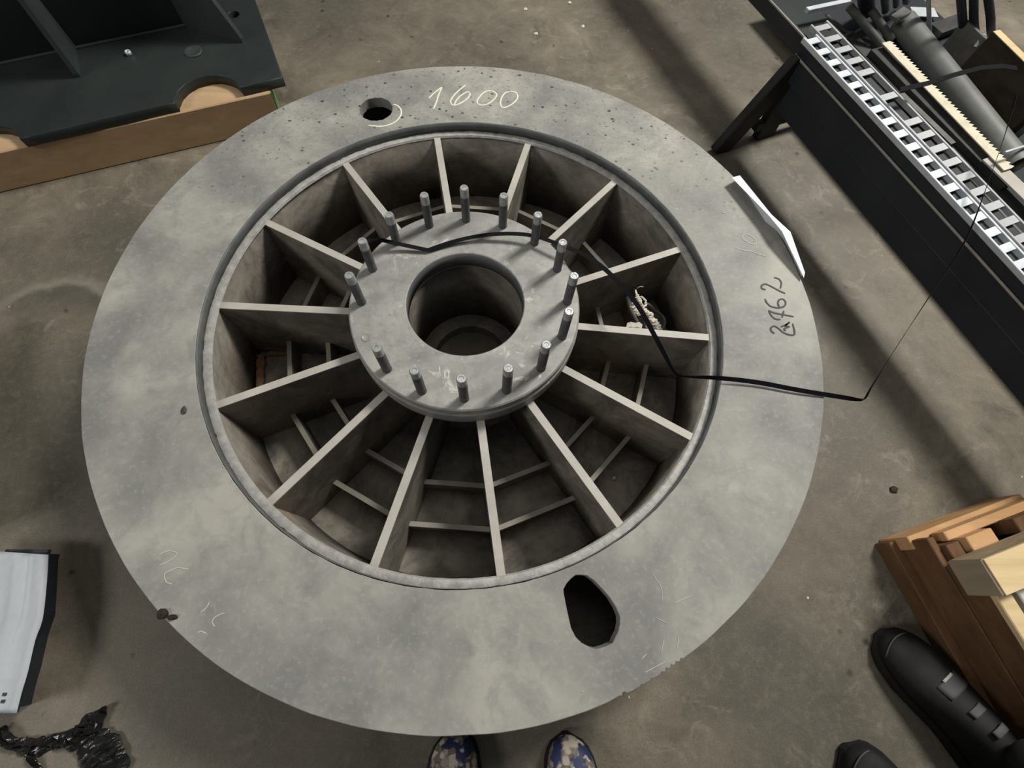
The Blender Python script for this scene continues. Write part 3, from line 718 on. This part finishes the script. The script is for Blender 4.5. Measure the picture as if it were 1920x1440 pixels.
flat('wide dark steel sheet behind the silver leaning bar', (1752, 58), (1800, 40), .115, .115, .06, .02, M['scrapd'], 'steel_plate')
for k, q in enumerate([[(1800, -25, .32), (1805, 40, .22), (1808, 60, .15), (1810, 70, .105)], [(1826, -25, .32), (1826, 40, .22), (1829, 62, .15), (1831, 74, .105)], [(1850, -25, .34), (1857, 30, .24), (1858, 55, .17), (1860, 72, .105)]]):
    tag(MB().tube(spline([at(*c) for c in q], 6), .0125, 10).build('black_hose', M['rack']), ['black hose hanging, leftmost of three at the top right', 'black hose hanging, middle of three at the top right', 'black hose hanging, rightmost of three by the pale plank'][k], 'hose', 'black hoses')
flat('glinting steel tip among the black hoses', (1828, 88), (1846, 64), .19, .22, .010, .004, M['galv'], 'steel_offcut')
pk = thing('plank', 'pine plank standing on edge at the top right corner of the photo', 'plank', at(1900, 85, .09).xy.to_3d() + V(0, 0, .09))
pa, pb = at(1868, 58, .26), at(1985, 172, .26)
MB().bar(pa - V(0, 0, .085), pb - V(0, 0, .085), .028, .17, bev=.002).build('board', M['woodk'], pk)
MB().bar(pa + V(0, 0, .0005), pb + V(0, 0, .0005), .0275, .002).build('lit_top_cap', M['woody'], pk)  # pale cap stands in for light on the plank's upper edge

# ------------------------------------------------------------------ wooden crate, lower right
CA = V(.307, -.952, 0); CB = V(.952, .307, 0); CP = V(1.045, -.477, 0)
def CK(a, b, z): return CP + CA * a + CB * b + V(0, 0, z)
crate = thing('wooden_crate', 'wooden crate with thick pale top beam at the lower right edge of the photo', 'crate', CK(.25, .15, 0))
def cbar(name, mat, a0, a1, b0, b1, z0, z1, along='a', bev=.002):
    bm_, zm = (b0 + b1) / 2, (z0 + z1) / 2; am = (a0 + a1) / 2
    if along == 'a': mb = MB().bar(CK(a0, bm_, zm), CK(a1, bm_, zm), b1 - b0, z1 - z0, bev=bev)
    else: mb = MB().bar(CK(am, b0, zm), CK(am, b1, zm), a1 - a0, z1 - z0, bev=bev)
    return mb.build(name, mat, crate)
cbar('runner', M['woodd'], -.005, .43, -.022, .045, 0, .05)
cbar('side_board', M['woodd'], .0, .43, .0, .018, .05, .135)  # side boards: the dark brown carries the shade on this side
cbar('side_board', M['woodd'], .06, .43, .002, .02, .137, .20)
cbar('top_rail', M['woody'], .115, .43, .0, .035, .2, .215)
cbar('runner', M['woodo'], -.01, .02, -.005, .33, .0, .09, 'b')
cbar('end_board', M['woodo'], .0, .02, .05, .33, .092, .13, 'b')
cbar('end_block', M['woodo'], .018, .05, .06, .13, .09, .165, 'b')
cbar('end_block', M['woodd'], .018, .05, .19, .33, .09, .165, 'b')
cbar('corner_block', M['woodd'], .022, .06, .02, .055, .05, .15, 'b')
cbar('top_timber', M['woodw'], .046, .118, -.012, .33, .165, .2455, 'b', .003)
cbar('lit_timber_top', M['woody'], .047, .117, -.009, .329, .2455, .2475, 'b', .0008)  # light on the beam's top, put into a paler cap
cbar('timber_end', M['wooden'], .047, .117, -.0135, -.0115, .167, .244, 'b', .0005)
cbar('white_panel', M['panel'], .122, .43, .052, .33, .205, .212)
# ------------------------------------------------------------------ box and paper, left
c0, c1 = at(8, 985, 0), at(-45, 640, 0); cd = (c1 - c0).normalized(); cn = V(-cd.y, cd.x, 0)
if cn.x > 0: cn = -cn
bx = thing('steel_box', 'low dark steel box just showing at the left edge of the photo', 'box', (c0 + c1) / 2 + cn * .2)
def cab(z0, z1, inset): return MB().bar((c0 + cn * (.2 + inset)) + V(0, 0, (z0 + z1) / 2), (c1 + cn * (.2 + inset)) + V(0, 0, (z0 + z1) / 2), .4 - inset, z1 - z0, bev=.003)
cab(.02, .13, 0).build('body', M['rack'], bx); cab(0, .02, .01).build('plinth', M['leg'], bx); cab(.13, .14, 0).build('lid', M['rack'], bx)
PZ = .055
sq = thing('steel_stand', 'dark low steel stand under the white paper sheet, lower left', 'stand', (-.95, -.65, 0))
R_, L_ = [(91, 1040), (88, 1090), (80, 1160), (66, 1200), (52, 1260), (40, 1300), (31, 1337)], 14
edge_ = [at(x - 4, y, PZ) for x, y in R_]
top0 = at(90, 1030, PZ)
outl = [(top0.x, top0.y)] + [(p.x, p.y) for p in edge_] + [(-1.02, edge_[-1].y), (-1.02, top0.y)]
MB().prism(outl, PZ - .01, PZ).build('top', M['rack'], sq)
MB().prism([(x - .015 if x > -1.2 else x, y - .008 if y > -.6 else y + .004) for x, y in outl], 0, PZ - .01).build('body', M['rack'], sq)
pq = MB()
ed = spline(R_, 3); n = len(ed)
for i, (x, y) in enumerate(ed):
    t = i / (n - 1)
    for j in range(L_):
        s_ = j / (L_ - 1); z = PZ + .001 + .012 * math.sin(t * 2.4) * (1 - .3 * s_) + .009 * (1 + math.sin(s_ * 22 + t * 1.5)) * (1 - t * .6)
        p = at(x, y, z); pq.v.append(p + V(-.20 * s_, .012 * s_ * (1 - t), 0))
for i in range(n - 1):
    for j in range(L_ - 1): pq.f.append([i * L_ + j, i * L_ + j + 1, (i + 1) * L_ + j + 1, (i + 1) * L_ + j]); pq.sm.append(True)
paper = thing('paper_sheet', 'wavy white paper sheet lying on the dark stand, lower left', 'paper', at(40, 1180, PZ))
ps = pq.build('sheet', M['papero'], paper); ps.modifiers.new('thickness', 'SOLIDIFY').thickness = .0006
ptx = MB()
for x, y in ((5, 1315), (8, 1302)):
    p = at(x, y, PZ + .014); ptx.box((p.x - .004, p.y - .0025, p.z - .001), (p.x + .004, p.y + .0025, p.z))
ptx.build('print', M['ink'], paper)
# crumpled black film
film = thing('plastic_film', 'crumpled glossy black plastic film on the floor, lower left', 'plastic film', at(150, 1395, 0))
def crumple(name, path, widths, seed, hgt=.018):
    P = spline(path, 7); Wd = spline([(w,) for w in widths], 7); mb = MB(); m = 7
    for i, (x, y) in enumerate(P):
        c = at(x, y, 0); a = at(*P[max(i - 1, 0)], 0); b = at(*P[min(i + 1, len(P) - 1)], 0); t = (b - a).normalized(); s_ = V(-t.y, t.x, 0)
        for j in range(m):
            q = (j / (m - 1) - .5) * 2; nz = noise.noise(V(i * .55, j * .8, seed)); ny = noise.noise(V(i * .4, j * .9, seed + 5))
            mb.v.append(c + s_ * (q * Wd[i][0] * (1 + .3 * ny)) + V(0, 0, .003 + hgt * (1 - q * q * .8) * (.6 + nz)))
    for i in range(len(P) - 1):
        for j in range(m - 1): mb.f.append([i * m + j, i * m + j + 1, (i + 1) * m + j + 1, (i + 1) * m + j]); mb.sm.append(False)
    o = mb.build(name, M['film'], film); md = o.modifiers.new('thickness', 'SOLIDIFY'); md.thickness = .0012; return o
crumple('film_strand', [(10, 1362), (30, 1392), (70, 1398), (110, 1388), (150, 1382), (180, 1352), (204, 1322)], [.006, .012, .016, .014, .022, .022, .002], 1, .024)
crumple('film_strand', [(150, 1380), (180, 1400), (200, 1425), (212, 1460)], [.018, .036, .042, .036], 3, .024)
crumple('film_strand', [(10, 1395), (40, 1392), (62, 1420), (90, 1460)], [.004, .006, .006, .006], 6, .012)

# ------------------------------------------------------------------ people: shoes and legs
def loft(sections, mat, name, parent, closed_ends=True, sub=1):
    """sections: list of loops of equal length"""
    n = len(sections[0]); mb = MB()
    for L in sections: mb.v += [Vector(p) for p in L]
    for i in range(len(sections) - 1):
        for k in range(n): mb.f.append([i * n + k, i * n + (k + 1) % n, (i + 1) * n + (k + 1) % n, (i + 1) * n + k]); mb.sm.append(True)
    if closed_ends: mb.f += [list(range(n)), [(len(sections) - 1) * n + k for k in range(n)]]; mb.sm += [True, True]
    o = mb.build(name, mat, parent)
    if sub: md = o.modifiers.new('smooth', 'SUBSURF'); md.levels = sub; md.render_levels = sub
    return o
def lerp(T, t):
    for (a, x), (b, y) in zip(T, T[1:]):
        if t <= b: return x + (y - x) * (t - a) / (b - a)
    return T[-1][1]
def shoe(person, name, toe, direc, L, W, mat, sole, ankle_h=.115, side=1):
    """toe = floor point under the toe tip; direc = unit vector toe to heel"""
    d = Vector(direc).normalized(); s_ = V(-d.y, d.x, 0)
    wT = [(0, .10), (.03, .52), (.08, .74), (.16, .92), (.30, 1.0), (.45, .93), (.6, .80), (.75, .74), (.88, .76), (.96, .62), (1, .30)]
    hT = [(0, .03), (.03, .046), (.10, .060), (.22, .066), (.35, .078), (.5, .100), (.62, ankle_h), (.8, ankle_h + .01), (.95, ankle_h), (1, ankle_h * .8)]
    bend = lambda t: side * .012 * math.sin(PI * t)
    def P(t, q, z): return toe + d * (L * t) + s_ * (q * W / 2 + bend(t)) + V(0, 0, z)
    ts = [0, .015, .04, .08, .14, .22, .30, .40, .5, .6, .7, .8, .9, .96, 1]
    sec = []
    for t in ts:
        w, h = lerp(wT, t), lerp(hT, t); loop = []
        for k in range(14):
            a = PI * k / 13
            x = math.copysign(abs(math.cos(a)) ** .7, math.cos(a)); loop.append(P(t, x * w, .018 + (h - .018) * (max(0., math.sin(a)) ** .75)))
        sec.append(loop)
    u = loft(sec, mat, name, person)
    so = MB(); out = []
    for t in ts: out.append((t, lerp(wT, t) * 1.07))
    ring = [P(t if 0 < t < 1 else (t - .012 if t == 0 else t + .012), w, 0) for t, w in out] + [P(t if 0 < t < 1 else (t - .012 if t == 0 else t + .012), -w, 0) for t, w in out[::-1]]
    n = len(ring)
    prof = [(0, .97), (.012, 1.0), (.026, .97)]
    c = toe + d * L * .5; vs = []
    for z, f in prof:
        for p in ring: vs.append(V(c.x + (p.x - c.x) * f, c.y + (p.y - c.y) * f, z))
    fs = [list(range(n))[::-1], [2 * n + k for k in range(n)]] + [[j * n + k, j * n + (k + 1) % n, (j + 1) * n + (k + 1) % n, (j + 1) * n + k] for j in range(2) for k in range(n)]
    so.add(vs, fs).build('sole', sole, u)
    def patch(nm, m, t0, t1, q0, q1, lift=.003):
        mb = MB(); A, B = 7, 7
        for i in range(A):
            for j in range(B):
                t = t0 + (t1 - t0) * i / (A - 1); q = q0 + (q1 - q0) * j / (B - 1)
                w, h = lerp(wT, t), lerp(hT, t)
                x = max(-.98, min(.98, q)); a = math.acos(math.copysign(abs(x) ** (1 / .7), x))
                mb.v.append(P(t, x * w * 1.0, .018 + (h - .018) * max(0., math.sin(a)) ** .75 + lift))
        for i in range(A - 1):
            for j in range(B - 1): mb.f.append([i * B + j, i * B + j + 1, (i + 1) * B + j + 1, (i + 1) * B + j]); mb.sm.append(True)
        o = mb.build(nm, m, u); md = o.modifiers.new('thickness', 'SOLIDIFY'); md.thickness = .002; return o
    return u, P, patch
def legs(person, ankles, hip, mat, name='trousers'):
    me = bpy.data.meshes.new(name); off = person.location
    a, b = ankles; k = lambda p, o_: (p + o_)
    mid = hip; ha = hip + (a - b).normalized() * .10 + V(0, 0, -.04); hb_ = hip + (b - a).normalized() * .10 + V(0, 0, -.04)
    pts = [mid, ha, a * .5 + ha * .5, a * .8 + ha * .2, a, hb_, b * .5 + hb_ * .5, b * .8 + hb_ * .2, b, mid + V(0, 0, .12)]
    rad = [.14, .095, .075, .068, .062, .095, .075, .068, .062, .15]
    me.from_pydata([p - off for p in pts], [(0, 1), (1, 2), (2, 3), (3, 4), (0, 5), (5, 6), (6, 7), (7, 8), (0, 9)], [])
    o = bpy.data.objects.new(name, me); COL.objects.link(o); o.parent = person
    sk = o.modifiers.new('skin', 'SKIN'); sk.use_smooth_shade = True
    for i, sv in enumerate(me.skin_vertices[0].data): sv.radius = (rad[i], rad[i]); sv.use_root = (i == 0)
    o.modifiers.new('smooth', 'SUBSURF').levels = 1
    me.materials.append(mat); return o
# person on the right, black boots
pr = thing('person', 'person in black trousers and black work boots with grey patches, standing at the lower right', 'person', V(1.14, -1.0, 0))
d1 = V(.52, -.85, 0); t1 = at(1659, 1186, .03); t1.z = 0
d2 = V(.62, -.78, 0); t2 = at(1592, 1405, .03); t2.z = 0
for tt, dd, sd_ in ((t1, d1, 1), (t2, d2, -1)):
    u, P, patch = shoe(pr, 'boot', tt, dd, .33, .128, M['boot'], M['sole'], .12, sd_)
    patch('grey_patch', M['bootgrey'], .335, .42, -.35, .62)
    patch('pale_stripe', M['bootwhite'], .325, .34, -.05, .42, .005)
    MB().tube([P(.03 + .10 * (q / 1.0) ** 2, q * .9, .052 - .018 * q * q) for q in [-.8 + .16 * i for i in range(9)]], .0016, 6).build('toe_seam', M['bootgrey'], u)
    patch('lace', M['bootgrey'], .49, .53, -.3, .3, .005)
    patch('lace', M['bootgrey'], .60, .64, -.3, .35, .006)
legs(pr, (t1 + d1.normalized() * .25 + V(0, 0, .11), t2 + d2.normalized() * .25 + V(0, 0, .11)), V(1.22, -1.22, .93), M['trouser'])
# photographer, patterned shoes
pp = thing('person', 'person in patterned blue and cream shoes standing at the bottom edge of the photo', 'person', V(.1, -1.0, 0))
t3 = at(853, 1372, .03); t3.z = 0; t4 = at(1062, 1378, .03); t4.z = 0
d3 = V(.10, -1, 0); d4 = V(.02, -1, 0)
for tt, dd, sd_ in ((t3, d3, -1), (t4, d4, 1)):
    shoe(pp, 'shoe', tt, dd, .31, .112, M['shoe'], M['sole'], .10, sd_)
legs(pp, (t3 + d3.normalized() * .24 + V(0, 0, .10), t4 + d4.normalized() * .24 + V(0, 0, .10)), V(.13, -1.17, .93), M['denim'])
